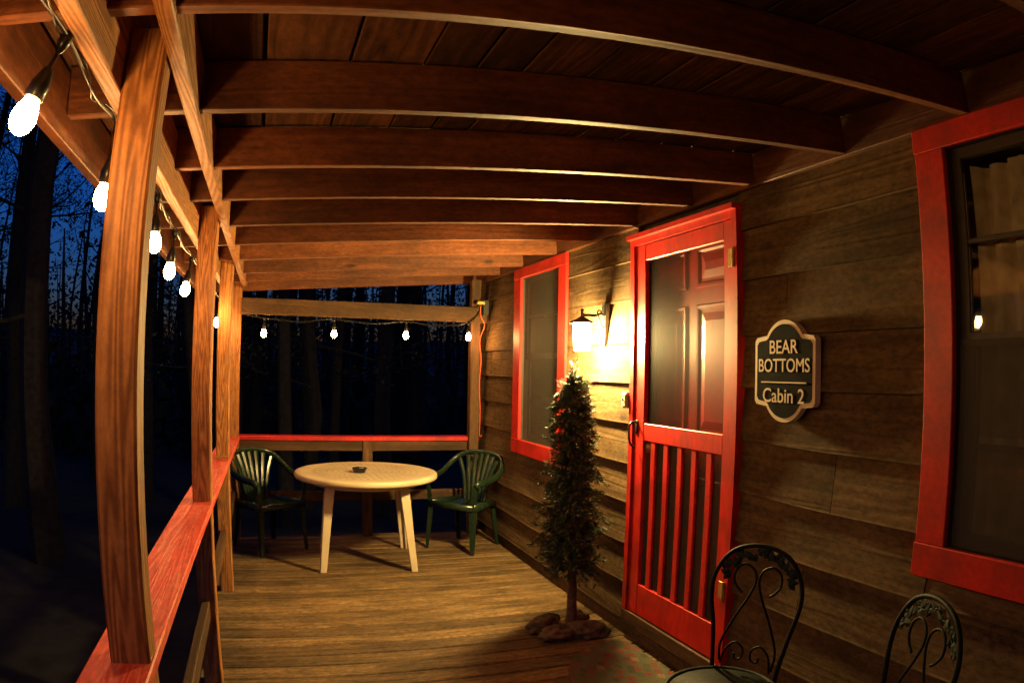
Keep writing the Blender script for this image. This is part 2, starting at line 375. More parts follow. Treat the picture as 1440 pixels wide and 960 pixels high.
# ------------------------------------------------------------------ cabin wall, boards cut round the openings
cabin = thing('cabin', 'cabin wall of weathered brown lapped siding with red trimmed windows and door', 'cabin', (2.2, 2.5, 0))
WIN = [(5.443, 4.391, 0.871, 2.351, 5.29, 4.52), (1.473, 0.42, 0.883, 2.357, 1.35, 0.543)]
DY0, DY1, DZ0, DZ1 = 2.489, 3.468, 0.178, 2.299
lines = [2.172, 1.948, 1.701, 1.476, 1.246, 1.017, 0.792, 0.552, 0.322, 0.095, -0.13]
WY0, WY1 = -1.7, 6.62
def siding(zb, zt, ya, yb):
    n = max(2, int((yb - ya) / 0.16)); bm = bmesh.new(); rows = []
    for i in range(n + 1):
        yy = ya + (yb - ya) * i / n
        wob = 0.006 * noise.noise(Vector((yy * 1.7, zb * 9, 3))) + 0.002 * noise.noise(Vector((yy * 9, zb * 9, 1)))
        xo = 0.003 * noise.noise(Vector((yy * 1.1, zb * 5, 8)))
        rows.append([bm.verts.new(p) for p in ((1.950 + xo, yy, zb + wob), (1.974, yy, zb + wob), (1.996, yy, zt), (1.977, yy, zt), (1.9525 + xo, yy, zb + 0.008 + wob))])
    for a, b in zip(rows, rows[1:]):
        for q in range(5): bm.faces.new((a[q], a[(q + 1) % 5], b[(q + 1) % 5], b[q]))
    bm.faces.new(rows[0]); bm.faces.new(rows[-1][::-1])
    bm_obj('siding_board', bm, M_SIDE, cabin)
tops = [2.46] + [z + 0.03 for z in lines[:-1]]
joints = {5: [1.905, 6.0], 2: [2.2], 6: [4.15, 1.0], 7: [2.05], 3: [6.1], 8: [1.3, 4.8], 9: [3.0], 1: [0.1], 4: [0.9, 3.95]}
for r_, (zb, zt) in enumerate(zip(lines, tops)):
    cuts = []
    for (ya, yb, z0, z1, _, _) in WIN:
        if zt - 0.03 > z0 + 0.02 and zb < z1 - 0.02: cuts.append((yb + 0.05, ya - 0.05))
    if zb < DZ1 - 0.02 and zt > DZ0 + 0.04: cuts.append((DY0 + 0.02, DY1 - 0.02))
    cuts.sort(); cur = WY0; segs = []
    for a, b in cuts: segs.append((cur, a)); cur = b
    segs.append((cur, WY1))
    for a, b in segs:
        js = [j for j in joints.get(r_, []) if a + 0.25 < j < b - 0.25]; e = [a] + js + [b]
        for s0, s1 in zip(e, e[1:]): siding(zb, zt, s0 + 0.0015, s1 - 0.0015)
    for (ya, yb, z0, z1, _, _) in WIN:                   # notched pieces under and over the casings
        if zb < z0 - 0.01 and zt - 0.03 > z0 + 0.02: siding(zb, z0 + 0.06, yb + 0.052, ya - 0.052)
# inside of the cabin: dark room, so that the panes have depth behind them
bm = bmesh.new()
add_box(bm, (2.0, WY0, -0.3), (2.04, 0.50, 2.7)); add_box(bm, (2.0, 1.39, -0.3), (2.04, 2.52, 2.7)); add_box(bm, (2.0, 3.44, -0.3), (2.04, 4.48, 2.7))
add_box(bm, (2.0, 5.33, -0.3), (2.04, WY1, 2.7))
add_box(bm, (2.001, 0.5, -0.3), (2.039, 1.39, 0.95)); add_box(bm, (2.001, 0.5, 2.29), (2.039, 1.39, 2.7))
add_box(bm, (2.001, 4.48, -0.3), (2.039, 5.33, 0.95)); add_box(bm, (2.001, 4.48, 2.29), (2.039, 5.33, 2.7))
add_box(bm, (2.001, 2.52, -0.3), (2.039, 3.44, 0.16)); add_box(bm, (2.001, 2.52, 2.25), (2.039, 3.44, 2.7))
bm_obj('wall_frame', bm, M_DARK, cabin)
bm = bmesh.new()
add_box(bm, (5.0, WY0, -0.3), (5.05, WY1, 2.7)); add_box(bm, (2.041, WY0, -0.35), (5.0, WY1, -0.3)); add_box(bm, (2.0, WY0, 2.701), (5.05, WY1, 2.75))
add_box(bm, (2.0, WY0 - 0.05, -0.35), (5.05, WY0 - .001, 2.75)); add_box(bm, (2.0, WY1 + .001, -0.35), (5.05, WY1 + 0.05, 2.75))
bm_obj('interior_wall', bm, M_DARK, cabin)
bbox('corner_board', (1.935, 6.56, -0.15), (1.999, 6.66, 2.5), 'ZY', M_RAIL, cabin)
# skirt under the door
bbox('door_sill', (1.925, DY0 - 0.01, 0.10), (2.0, DY1 + 0.01, 0.176), 'YX', M_RAIL, cabin)

# windows
def window(ya, yb, z0, z1, gi, gj, curtains, full_screen=False):
    """ya = far edge, yb = near edge; gi, gj = glass opening edges"""
    za, zb = z0 + 0.112, z1 - 0.085
    zm = (za + zb) / 2 + 0.02
    bm = bmesh.new()                                     # the two sashes
    def sash(x0, x1, s0, s1):
        add_box(bm, (x0, gj, s0), (x1, gj + 0.035, s1)); add_box(bm, (x0, gi - 0.035, s0), (x1, gi, s1))
        add_box(bm, (x0, gj + .035, s0), (x1, gi - .035, s0 + 0.04)); add_box(bm, (x0, gj + .035, s1 - 0.035), (x1, gi - .035, s1))
    sash(1.985, 2.01, zm - 0.02, zb); sash(2.013, 2.038, za, zm + 0.018)
    wnd = bm_obj('window', bm, M_SASH, cabin)
    hh = (zb - zm)
    bbox('muntin', (1.989, gj + .035, zm + hh * 0.5 - 0.008), (2.006, gi - .035, zm + hh * 0.5 + 0.01), 'YZ', M_SASH, wnd, bev=0.002)
    bbox('muntin', (2.017, gj + .035, za + hh * 0.52 - 0.008), (2.034, gi - .035, za + hh * 0.52 + 0.01), 'YZ', M_SASH, wnd, bev=0.002)
    for (x, s0, s1) in ((1.998, zm + 0.02, zb - .035), (2.026, za + .04, zm - .017)):
        m = (s0 + s1) / 2
        for p0, p1 in ((s0, m - .012), (m + .014, s1)):
            bbox('pane', (x - 0.0015, gj + .0352, p0), (x + 0.0015, gi - .0352, p1), 'YZ', M_PANE, wnd, bev=0)
    bbox('insect_screen', (1.972, gj + .004, za + .002), (1.9735, gi - .004, zb - .002 if full_screen else zm), 'YZ', M_SCREEN, wnd, bev=0)
    # casing
    cw = 0.02
    bbox('casing', (1.933, gi, za), (1.957, ya - .004, zb), 'ZY', M_RED, wnd); bbox('casing', (1.933, yb + .004, za), (1.957, gj, zb), 'ZY', M_RED, wnd)
    bbox('casing', (1.931, yb, zb), (1.957, ya, z1), 'YZ', M_RED, wnd)
    bbox('casing', (1.929, yb, z0), (1.957, ya, za), 'YZ', M_RED, wnd)
    # jambs behind the casing
    for (lo, hi, ax) in (((1.957, gi, za), (2.04, gi + .02, zb), 'ZX'), ((1.957, gj - .02, za), (2.04, gj, zb), 'ZX'), ((1.957, gj - .02, zb), (2.04, gi + .02, zb + .02), 'YX'), ((1.957, gj - .02, za - .02), (2.04, gi + .02, za), 'YX')):
        bbox('jamb', lo, hi, ax, M_SASH, wnd, bev=0)
    for (c0, c1, t0, t1, dep) in curtains:
        bm = bmesh.new(); n = 44; rows = []
        for i in range(n + 1):
            yy = c0 + (c1 - c0) * i / n
            xx = dep + 0.028 * math.sin(i * 0.95 + 2 * math.sin(i * .31)) + 0.012 * math.sin(i * 2.3)
            rows.append([bm.verts.new((xx + 0.01 * math.sin(i * .7 + k), yy, t0 + (t1 - t0) * k / 5)) for k in range(6)])
        for a, b in zip(rows, rows[1:]):
            for k in range(5): bm.faces.new((a[k], b[k], b[k + 1], a[k + 1]))
        bm_obj('curtain', bm, M_CURT, wnd, smooth=True)
    return wnd
window(*WIN[0], [(4.52, 5.30, 0.95, 2.3, 2.17)], True)
window(*WIN[1], [(0.55, 1.325, 0.95, 2.22, 2.075)])

# entry door behind
bm = bmesh.new()
add_box(bm, (2.02, 2.50, 0.18), (2.06, 3.46, 2.28))
ed = bm_obj('entry_door', bm, M_DOOR, cabin)
def panel(ya, yb, za, zb):
    bm = bmesh.new()
    def rect(x, i): return [bm.verts.new((x, yy, zz)) for yy, zz in ((ya + i, za + i), (yb - i, za + i), (yb - i, zb - i), (ya + i, zb - i))]
    L = [rect(2.0195, 0), rect(2.011, 0.008), rect(2.012, 0.02), rect(2.0185, 0.032), rect(2.018, 0.045), rect(2.009, 0.085)]
    for a, b in zip(L, L[1:]):
        for k in range(4): bm.faces.new((a[k], a[(k + 1) % 4], b[(k + 1) % 4], b[k]))
    bm.faces.new(L[-1])
    bm_obj('door_panel', bm, M_DOOR, ed)
for ya, yb in ((2.60, 2.94), (3.03, 3.37)):
    for za, zb in ((1.96, 2.17), (1.22, 1.88), (0.40, 1.02)): panel(ya, yb, za, zb)
bm = bmesh.new(); add_lathe(bm, [(0.004, 0), (0.012, 0), (0.012, 0.03), (0.026, 0.04), (0.03, 0.055), (0.022, 0.07), (0.005, 0.074)], n=14)
bm_obj('door_knob', bm, M_BRASS, ed, Matrix.Translation((2.02, 3.30, 1.13)) @ Matrix.Rotation(-math.pi / 2, 4, 'Y'), smooth=True)

# screen door
bm = bmesh.new()
JX0, JX1 = 1.930, 2.018
add_box(bm, (JX0 - .004, DY0, DZ0), (JX1, DY0 + 0.042, DZ1 - .06)); add_box(bm, (JX0 - .004, DY1 - 0.042, DZ0), (JX1, DY1, DZ1 - .06))
add_box(bm, (JX0 - .004, DY0, DZ1 - .06), (JX1, DY1, DZ1 - .025)); add_box(bm, (JX0 - .03, DY0 - .004, DZ1 - 0.025), (JX1, DY1 + .004, DZ1))
dfm = bm_obj('door_frame', bm, M_RED, cabin)
SX0, SX1 = 1.936, 1.964
sa, sb = DY0 + 0.046, DY1 - 0.046
g0, g1 = 2.600, 3.318
bm = bmesh.new()
def fr(lo, hi): add_box(bm, (SX0, *lo), (SX1, *hi), 0.003)
fr((sa, DZ0 + .004), (g0, DZ1 - .064)); fr((g1, DZ0 + .004), (sb, DZ1 - .064))
def rl(z0, z1): add_box(bm, (SX0 + .0015, g0 + .0005, z0), (SX1 - .0015, g1 - .0005, z1), 0.003)
rl(2.145, DZ1 - .066); rl(1.168, 1.262); rl(DZ0 + .006, 0.362)
sd = bm_obj('screen_door', bm, M_RED, cabin)
gaps = [(3.318, 3.243), (3.198, 3.114), (3.071, 2.982), (2.940, 2.855), (2.814, 2.728), (2.685, 2.600)]
for (a, b), (c, d) in zip(gaps, gaps[1:]):
    bbox('slat', (SX0 + .004, c, 0.362), (SX1 - .008, b, 1.168), 'ZY', M_RED, sd)
bbox('insect_screen', (SX1 - .006, g0, 0.362), (SX1 - .005, g1, 1.168), 'ZY', M_SCREEN, sd, bev=0)
bbox('insect_screen', (1.950, g0 + .001, 1.263), (1.951, g1 - .001, 2.144), 'ZY', M_MESH, sd, bev=0)
for zz in (2.056, 0.55):
    bm = bmesh.new(); add_box(bm, (1.9245, 2.519, zz - .042), (1.9285, 2.556, zz + .042), .002); add_box(bm, (1.919, 2.505, zz - .042), (1.925, 2.519, zz + .042), .002)
    add_tube(bm, [(1.920, 2.512, zz - .045), (1.920, 2.512, zz + .045)], 0.006, 8)
    for a in (-.028, 0, .028): add_tube(bm, [(1.921, 2.512, zz + a - .006), (1.921, 2.512, zz + a + .006)], .0085, 8)
    bm_obj('hinge', bm, M_BRASS, sd)
bm = bmesh.new()
add_box(bm, (1.930, 3.375, 1.20), (1.936, 3.40, 1.275), .002)
add_tube(bm, smooth_path([(1.934, 3.388, 1.265), (1.900, 3.388, 1.262), (1.885, 3.388, 1.235), (1.888, 3.388, 1.17), (1.90, 3.388, 1.14), (1.925, 3.388, 1.125)], 5), 0.0065, 8)
bm_obj('handle', bm, M_BLACK, sd, smooth=True)

# ------------------------------------------------------------------ porch roof
def rz(x): return 2.212 + 0.0762 * x                     # underside of the rafters
roof = thing('porch_roof', 'porch roof of exposed reddish brown rafters carrying rough boards', 'roof', (0.8, 2.5, 2.2))
RY = [-1.62, -1.05, -0.47, 0.11, 0.69, 1.263, 1.838, 2.396, 2.88, 3.442, 4.011, 4.596, 5.28, 5.86, 6.58]
sl = math.atan(0.0762)
for i, ry in enumerate(RY):
    xa, xb = -0.60, 1.935
    xc = (xa + xb) / 2; L = (xb - xa) / math.cos(sl)
    board('rafter', (L, 0.14, 0.038), (xc, ry - 0.019, rz(xc) + 0.07 + random.uniform(-.003, .003)), 'XZ', M_RAFT, roof, tilt=Matrix.Rotation(-sl + random.uniform(-.001, .001), 4, 'Y'))
bbox('ledger', (1.936, WY0, 2.352), (1.974, 6.60, 2.50), 'YZ', M_RAFT, roof)
bbox('beam', (-0.271, WY0, 2.178), (-0.233, 6.27, 2.316), 'YZ', M_POST, roof)
bbox('beam', (-0.407, WY0, 2.100), (-0.3655, 6.27, 2.30), 'YZ', M_POST, roof)
bbox('fascia', (-0.640, WY0, 2.105), (-0.603, 6.62, 2.285), 'YZ', M_RAFT, roof)
# roof boards, run lengthwise, cut at rafters
random.seed(21)
xs = [-0.66]; wds = [0.19, 0.225, 0.17, 0.235, 0.205, 0.15, 0.14, 0.2, 0.23, 0.17, 0.21, 0.15, 0.22, 0.19, 0.17]
for wv in wds:
    if xs[-1] < 1.97: xs.append(xs[-1] + wv)
for i in range(len(xs) - 1):
    a, b = xs[i], min(xs[i + 1], 2.0); xc = (a + b) / 2
    gap = 0.011 if random.random() < .6 else 0.005
    cuts = sorted(random.sample(range(3, 13), 2)); e = [WY0 - .05] + [RY[c] - .019 for c in cuts] + [6.75]
    for s0, s1 in zip(e, e[1:]):
        board('roof_board', (s1 - s0 - .003, (b - a) / math.cos(sl) - gap, 0.022), (xc, (s0 + s1) / 2, rz(xc) + 0.142 + 0.0115 + random.uniform(0, .002)), 'YX', M_ROOF, roof, tilt=Matrix.Rotation(-sl, 4, 'Y'))
xc = 0.67; board('roofing_sky_block', (8.5, 2.72, 0.012), (xc, 2.52, rz(xc) + 0.142 + .034), 'YX', M_TAR, roof, bev=0, tilt=Matrix.Rotation(-sl, 4, 'Y'))  # unseen black sheet added to block sky light, so board gaps stay black

# ------------------------------------------------------------------ posts
for i, (py, lab, grp) in enumerate((
        (-0.45, 'porch post of orange fir on the rail side behind the viewpoint', None),
        (1.445, 'broad orange grained wooden porch post with a bulb glowing on either side', None),
        (3.261, 'wooden porch post where two red rail boards butt together, second from the open end', None),
        (4.732, 'wooden porch post with a small block at its foot on the red rail', None),
        (6.178, 'corner porch post where the red side rail meets the red end rail', None))):
    if i == 0: continue
    p = bbox('porch_post', (-0.365, py, -0.9), (-0.276, py + 0.089, 2.255), 'ZX', M_POST, None, bev=0.006)
    tag(p, lab, 'post', 'posts carrying the porch roof')
tag(bbox('porch_post', (1.80, 6.215, -0.9), (1.889, 6.304, 2.36), 'ZX', M_RAIL, None, bev=0.005), 'dark wooden post tight against the siding at the open end', 'post', 'posts carrying the porch roof')
tag(bbox('end_beam', (-0.276, 6.138, 1.955), (1.925, 6.176, 2.095), 'XZ', M_RAIL, None), 'level wooden beam spanning the open end above the bulbs', 'beam')

# ------------------------------------------------------------------ railings
sr = thing('side_railing', 'side railing with flat red cap board running past the posts', 'railing', (-0.32, 2.5, 0))
for a, b in ((WY0, 0.6), (0.603, 3.205), (3.208, 6.266)):
    bbox('cap_board', (-0.42, a, 0.872), (-0.270, b, 0.908), 'YX', M_CAP, sr, bev=0.004)
bbox('corner_block', (-0.362, 4.686, 0.909), (-0.279, 4.731, 0.93), 'XY', M_POST, sr)
ys = [WY0, 1.445, 3.261, 4.732, 6.178]
for a, b in zip(ys, ys[1:]):
    a2 = a + (0.09 if a > 0 else 0)
    bbox('upper_rail', (-0.345, a2, 0.782), (-0.307, b - .001, 0.871), 'YZ', M_RAIL, sr)
    bbox('middle_rail', (-0.345, a2, 0.345), (-0.307, b - .001, 0.434), 'YZ', M_RAIL, sr)
er = thing('end_railing', 'end railing with red cap board behind the table', 'railing', (0.8, 6.3, 0))
bbox('cap_board', (-0.42, 6.267, 0.870), (1.91, 6.415, 0.909), 'XY', M_RED, er, bev=0.005)
for (a, b) in ((-0.275, 0.825), (0.916, 1.799)):
    bbox('upper_rail', (a, 6.285, 0.780), (b, 6.323, 0.8695), 'XZ', M_RAIL, er)
    bbox('middle_rail', (a, 6.285, 0.330), (b, 6.323, 0.419), 'XZ', M_RAIL, er)
bbox('middle_post', (0.826, 6.27, -0.3), (0.915, 6.36, 0.8695), 'ZX', M_RAIL, er)

# ------------------------------------------------------------------ string lights
sl_t = thing('string_lights', 'string of glowing bulbs on black cord along the beam and open end', 'string lights', (-0.41, 2.5, 2.11))
bulbs = [  # attach point, bulb centre
    ((-0.415, 0.58, 2.095), (-0.44, 0.57, 1.89)),
    ((-0.415, 1.175, 2.10), (-0.462, 1.158, 1.943)), ((-0.415, 1.68, 2.10), (-0.44, 1.713, 1.93)), ((-0.415, 2.36, 2.09), (-0.41, 2.348, 1.925)),
    ((-0.415, 2.86, 2.06), (-0.43, 2.868, 1.897)), ((-0.415, 3.50, 2.05), (-0.435, 3.46, 1.885)), ((-0.415, 4.02, 2.06), (-0.41, 4.02, 1.87)),
    ((-0.415, 4.62, 2.05), (-0.41, 4.62, 1.86)), ((-0.415, 5.36, 2.02), (-0.42, 5.34, 1.83)), ((-0.415, 5.95, 2.03), (-0.41, 5.95, 1.86)),
    ((-0.072, 6.25, 1.935), (-0.073, 6.25, 1.80)), ((0.548, 6.25, 1.945), (0.548, 6.25, 1.813)), ((1.198, 6.25, 1.945), (1.197, 6.25, 1.822)), ((1.740, 6.10, 1.95), (1.735, 6.08, 1.8195))]
path = []
for i, (a, b) in enumerate(bulbs):
    path.append(Vector(a))
    if i + 1 < len(bulbs):
        n_ = Vector(bulbs[i + 1][0])
        if i == 9: path.append(Vector((-0.413, 6.24, 1.98)))
        else:
            m_ = (Vector(a) + n_) / 2; m_.z += -0.018 if a[1] < 5.9 else -0.03; path.append(m_)
path.append(Vector((1.87, 6.12, 2.09)))
bm = bmesh.new(); sp = smooth_path(path, 5); add_tube(bm, sp, 0.0048, 6)
sp2 = [p + Vector((0.011 * math.sin(i * 1.1), 0, 0.011 * math.cos(i * 1.1))) for i, p in enumerate(sp)]
bm_obj('cord', bm, M_RUBBER, sl_t, smooth=True)
bm = bmesh.new(); add_tube(bm, sp2, 0.0022, 5); bm_obj('cord', bm, M_RUBBER, sl_t, smooth=True)
def align(a, b):
    d = (Vector(b) - Vector(a)).normalized()
    q = Vector((0, 0, -1)).rotation_difference(d)
    return q.to_matrix().to_4x4()
sock_me = bulb_me = None
for a, b in bulbs:
    a, b = Vector(a), Vector(b); L = (b - a).length
    M = Matrix.Translation(b) @ align(a, b)
    bm = bmesh.new()
    hl = L - 0.012
    add_lathe(bm, [(0.0045, hl), (0.0045, 0.098), (0.010, 0.094), (0.0125, 0.085), (0.0165, 0.07), (0.019, 0.062), (0.019, 0.036), (0.0175, 0.034)], n=12)
    add_lathe(bm, [(0.006, hl + .022), (0.012, hl + .014), (0.013, hl - .004), (0.007, hl - .022)], n=10)
    so = bm_obj('socket', bm, M_RUBBER, sl_t, M, smooth=True)
    if bulb_me is None:
        bm = bmesh.new()
        add_lathe(bm, [(0.014, 0.036), (0.0155, 0.028), (0.021, 0.014), (0.0238, 0.0), (0.0235, -0.010), (0.019, -0.024), (0.011, -0.032), (0.003, -0.0345)], n=14)
        bmesh.ops.recalc_face_normals(bm, faces=bm.faces)
        bulb_me = bpy.data.meshes.new('bulb'); bm.to_mesh(bulb_me); bm.free(); bulb_me.materials.append(M_BULB)
        for p_ in bulb_me.polygons: p_.use_smooth = True
    mesh_obj('bulb', bulb_me, M_BULB, so, M)

# extension cord and plug at the far corner
pl = thing('cord_outlet', 'yellow plug on a dark outlet box high in the far corner', 'outlet', (1.86, 6.1, 2.09))
bbox('outlet_box', (1.872, 6.09, 2.02), (1.926, 6.134, 2.16), 'ZX', M_BLACK, pl)
bm = bmesh.new(); add_box(bm, (1.815, 6.075, 2.118), (1.885, 6.125, 2.145), .006); bm_obj('plug', bm, M_YELLOW, pl)
bm = bmesh.new(); add_tube(bm, smooth_path([(1.85, 6.10, 2.11), (1.855, 6.12, 2.02), (1.90, 6.13, 1.93), (1.88, 6.205, 1.80), (1.896, 6.205, 1.62), (1.885, 6.208, 1.40), (1.896, 6.208, 1.15), (1.90, 6.23, 0.93), (1.93, 6.25, 0.92)], 6), 0.0055, 6)
tag(bm_obj('extension_cord', bm, M_ORANGE, smooth=True), 'thin orange extension cord hanging down beside the corner post', 'cord')

# ------------------------------------------------------------------ wall lantern
LX, LY = 1.80, 3.835
lan = thing('wall_lantern', 'lit lantern on a black curved bracket between window and door', 'lantern', (1.95, 3.80, 1.8))
bm = bmesh.new()
add_prism(bm, [(3.765, 1.945), (3.835, 1.945), (3.832, 1.90), (3.817, 1.83), (3.808, 1.70), (3.80, 1.685), (3.792, 1.70), (3.785, 1.83), (3.768, 1.90)], 1.930, 1.949, lambda a, b, h: (h, a, b))
bm_obj('backplate', bm, M_BLACK, lan)
bm = bmesh.new()
add_tube(bm, smooth_path([(1.93, 3.80, 1.875), (1.90, 3.792, 1.882), (1.875, 3.80, 1.872), (1.84, 3.815, 1.874), (LX, LY, 1.874)], 6), 0.008, 8)
add_tube(bm, smooth_path([(1.93, 3.80, 1.80), (1.905, 3.793, 1.82), (1.885, 3.785, 1.86), (1.875, 3.782, 1.89), (1.89, 3.788, 1.905), (1.905, 3.792, 1.895), (1.898, 3.79, 1.88)], 5), 0.006, 8)
bm_obj('arm', bm, M_BLACK, lan, smooth=True)
TL = Matrix.Translation((LX, LY, 0))
bm = bmesh.new()
add_lathe(bm, [(0.003, 1.915), (0.010, 1.91), (0.012, 1.90), (0.007, 1.89), (0.012, 1.882), (0.012, 1.866), (0.02, 1.86), (0.05, 1.845), (0.078, 1.832), (0.082, 1.824), (0.07, 1.823)], n=6)
cap = bm_obj('cap', bm, M_BLACK, lan, TL)
bm = bmesh.new()
for k in range(6):
    a = 2 * math.pi * k / 6; b = 2 * math.pi * (k + 1) / 6
    add_tube(bm, [(0.064 * math.cos(a), 0.064 * math.sin(a), 1.824), (0.055 * math.cos(a), 0.055 * math.sin(a), 1.655)], 0.0045, 6)
    add_tube(bm, [(0.055 * math.cos(a), 0.055 * math.sin(a), 1.657), (0.055 * math.cos(b), 0.055 * math.sin(b), 1.657)], 0.0045, 6)
bm_obj('cage', bm, M_BLACK, lan, TL)
bm = bmesh.new()
for k in range(6):
    a = 2 * math.pi * k / 6 + .06; b = 2 * math.pi * (k + 1) / 6 - .06
    bm.faces.new([bm.verts.new(v) for v in ((0.060 * math.cos(a), 0.060 * math.sin(a), 1.82), (0.060 * math.cos(b), 0.060 * math.sin(b), 1.82), (0.0515 * math.cos(b), 0.0515 * math.sin(b), 1.664), (0.0515 * math.cos(a), 0.0515 * math.sin(a), 1.664))])
bm.faces.new([bm.verts.new((0.04 * math.cos(2 * math.pi * k / 6), 0.04 * math.sin(2 * math.pi * k / 6), 1.668)) for k in range(6)])
bm_obj('glass', bm, M_LPANE, lan, TL)

# doorbell box
bm = bmesh.new(); add_box(bm, (1.915, 3.475, 1.335), (1.952, 3.535, 1.425), .004)
add_box(bm, (1.909, 3.485, 1.345), (1.9155, 3.525, 1.415), .002)
ob = bm_obj('switch_box', bm, M_BOX); tag(ob, 'small metal switch box on the siding beside the door handle', 'switch box')
bm = bmesh.new(); add_tube(bm, [(1.909, 3.505, 1.38), (1.899, 3.505, 1.388)], .005, 8); bm_obj('toggle', bm, M_BLACK, ob)

# ------------------------------------------------------------------ sign
sy, sz = 2.166, 1.552
def plaque(hw, hh, r_top, notch):
    """half outline of a plaque with arched top and bottom and stepped corners"""
    pts = []
    for s in (1, -1):                       # top then bottom
        half = []
        a0 = math.asin(min(1, notch / r_top))
        arc = [(r_top * math.sin(t), s * (hh - 0.0 - r_top * (1 - math.cos(t)) * 1.0)) for t in [a0 * (1 - 2 * k / 16) for k in range(17)]]
        if s == 1:
            pts += [(hw, s * (hh - 0.083)), (hw - 0.012, s * (hh - 0.068)), (notch + 0.012, s * (hh - 0.062))]
            pts += arc
            pts += [(-notch - 0.012, s * (hh - 0.062)), (-hw + 0.012, s * (hh - 0.068)), (-hw, s * (hh - 0.083))]
        else:
            arc = arc[::-1]
            pts += [(-hw, s * (hh - 0.083)), (-hw + 0.012, s * (hh - 0.068)), (-notch - 0.012, s * (hh - 0.062))]
            pts += arc
            pts += [(notch + 0.012, s * (hh - 0.062)), (hw - 0.012, s * (hh - 0.068)), (hw, s * (hh - 0.083))]
    return pts
def sgn(a, b, h): return (1.948 - h, sy - a, sz + b)     # a to the viewer's right
bm = bmesh.new(); add_prism(bm, plaque(0.184, 0.205, 0.125, 0.108), 0.0, 0.030, sgn)
sign = bm_obj('cabin_sign', bm, M_CREAM); tag(sign, 'black plaque with cream border reading BEAR BOTTOMS Cabin 2 on the siding', 'sign')
bm = bmesh.new(); add_prism(bm, plaque(0.168, 0.188, 0.113, 0.096), 0.0305, 0.0325, sgn); bm_obj('black_face', bm, M_SIGN, sign)
bm = bmesh.new(); add_box(bm, (1.9125, sy - 0.138, sz - 0.048), (1.9155, sy + 0.138, sz - 0.043)); bm_obj('divider_line', bm, M_CREAM, sign)
def lettering(txt, cy_, height, width):
    cu = bpy.data.curves.new('lettering', 'FONT'); cu.body = txt; cu.extrude = 0.0; cu.offset = 0.008; cu.size = 1.0
    to = bpy.data.objects.new('tmp_text', cu); col.objects.link(to)
    bpy.context.view_layer.update()
    me = bpy.data.meshes.new_from_object(to.evaluated_get(bpy.context.evaluated_depsgraph_get()))
    bpy.data.objects.remove(to)
    xs_ = [v.co.x for v in me.vertices]; ys_ = [v.co.y for v in me.vertices]
    sx, sy_ = width / (max(xs_) - min(xs_)), height / (max(ys_) - min(ys_))
    mx_, my_ = (max(xs_) + min(xs_)) / 2, (max(ys_) + min(ys_)) / 2
    bm = bmesh.new(); bm.from_mesh(me); bpy.data.meshes.remove(me)
    for v in bm.verts: v.co = Vector(sgn((v.co.x - mx_) * sx, cy_ + (v.co.y - my_) * sy_, 0.0335))
    r = bmesh.ops.extrude_face_region(bm, geom=bm.faces[:])
    for v in [g for g in r['geom'] if isinstance(g, bmesh.types.BMVert)]: v.co.x -= 0.0006
    seen = set(); parts = []                             # one part for each letter
    for v0 in bm.verts:
        if v0 in seen: continue
        st, comp = [v0], []; seen.add(v0)
        while st:
            v = st.pop(); comp.append(v)
            for e in v.link_edges:
                q = e.other_vert(v)
                if q not in seen: seen.add(q); st.append(q)
        lo, hi = min(v.co.y for v in comp), max(v.co.y for v in comp)
        for p in parts:
            if min(hi, p[1]) - max(lo, p[0]) > 0.5 * min(hi - lo, p[1] - p[0]): p[0], p[1] = min(lo, p[0]), max(hi, p[1]); p[2] += comp; break
        else: parts.append([lo, hi, comp])
    for _, _, comp in parts:
        b2 = bmesh.new(); mp = {v: b2.verts.new(v.co) for v in comp}
        for f in {f for v in comp for f in v.link_faces}: b2.faces.new([mp[v] for v in f.verts])
        bm_obj('letter', b2, M_CREAM, sign)
    bm.free()
lettering('BEAR', 0.097, 0.054, 0.172); lettering('BOTTOMS', 0.023, 0.054, 0.312); lettering('Cabin 2', -0.098, 0.058, 0.252)

# ------------------------------------------------------------------ round plastic table
tb = thing('round_table', 'round off white plastic patio table with four tapering legs', 'table', (0.745, 5.48, 0), R(4))
bm = bmesh.new()
RT = 0.56
add_lathe(bm, [(0.02, 0.690), (RT - .05, 0.690), (RT - .02, 0.676), (RT - .002, 0.676), (RT + .003, 0.69), (RT + .002, 0.708), (RT - .006, 0.7165), (RT - .018, 0.720), (RT - .05, 0.7195), (RT - .06, 0.7175), (0.02, 0.7172)], n=64)
top = bm_obj('tabletop', bm, M_TABLE, tb, local=Matrix.Identity(4), smooth=True)
bm = bmesh.new(); add_lathe(bm, [(0.40, 0.63), (0.425, 0.63), (0.43, 0.689), (0.40, 0.689)], n=40); bm_obj('apron', bm, M_TABLE, tb, local=Matrix.Identity(4))
bm = bmesh.new()
for j in range(8):
    rr = 0.07 + 0.048 * j; cnt = int(7 + j * 6)
    for k in range(cnt):
        a = 2 * math.pi * (k + 0.5 * (j % 2)) / cnt; c = Vector((rr * math.cos(a), rr * math.sin(a), 0.7185))
        an = a + (0.7 if (k + j) % 2 else -0.7); u = Vector((math.cos(an), math.sin(an), 0)) * 0.02; v = Vector((-math.sin(an), math.cos(an), 0)) * 0.007
        bm.faces.new([bm.verts.new(c + q) for q in (-u, -u * .3 - v, u * .5 - v * .8, u, u * .5 + v * .8, -u * .3 + v)])
M_TPAT = paint('table_emboss', (0.40, 0.30, 0.19), rough=0.55, var=0.2, scale=30)
bm_obj('embossed_pattern', bm, M_TPAT, top, local=Matrix.Identity(4))['kind'] = 'stuff'
bm = bmesh.new()
secs = [(0.69, 0.075, 0.02), (0.45, 0.066, 0.018), (0.0, 0.048, 0.015)]
leg_me = None
prevr = None
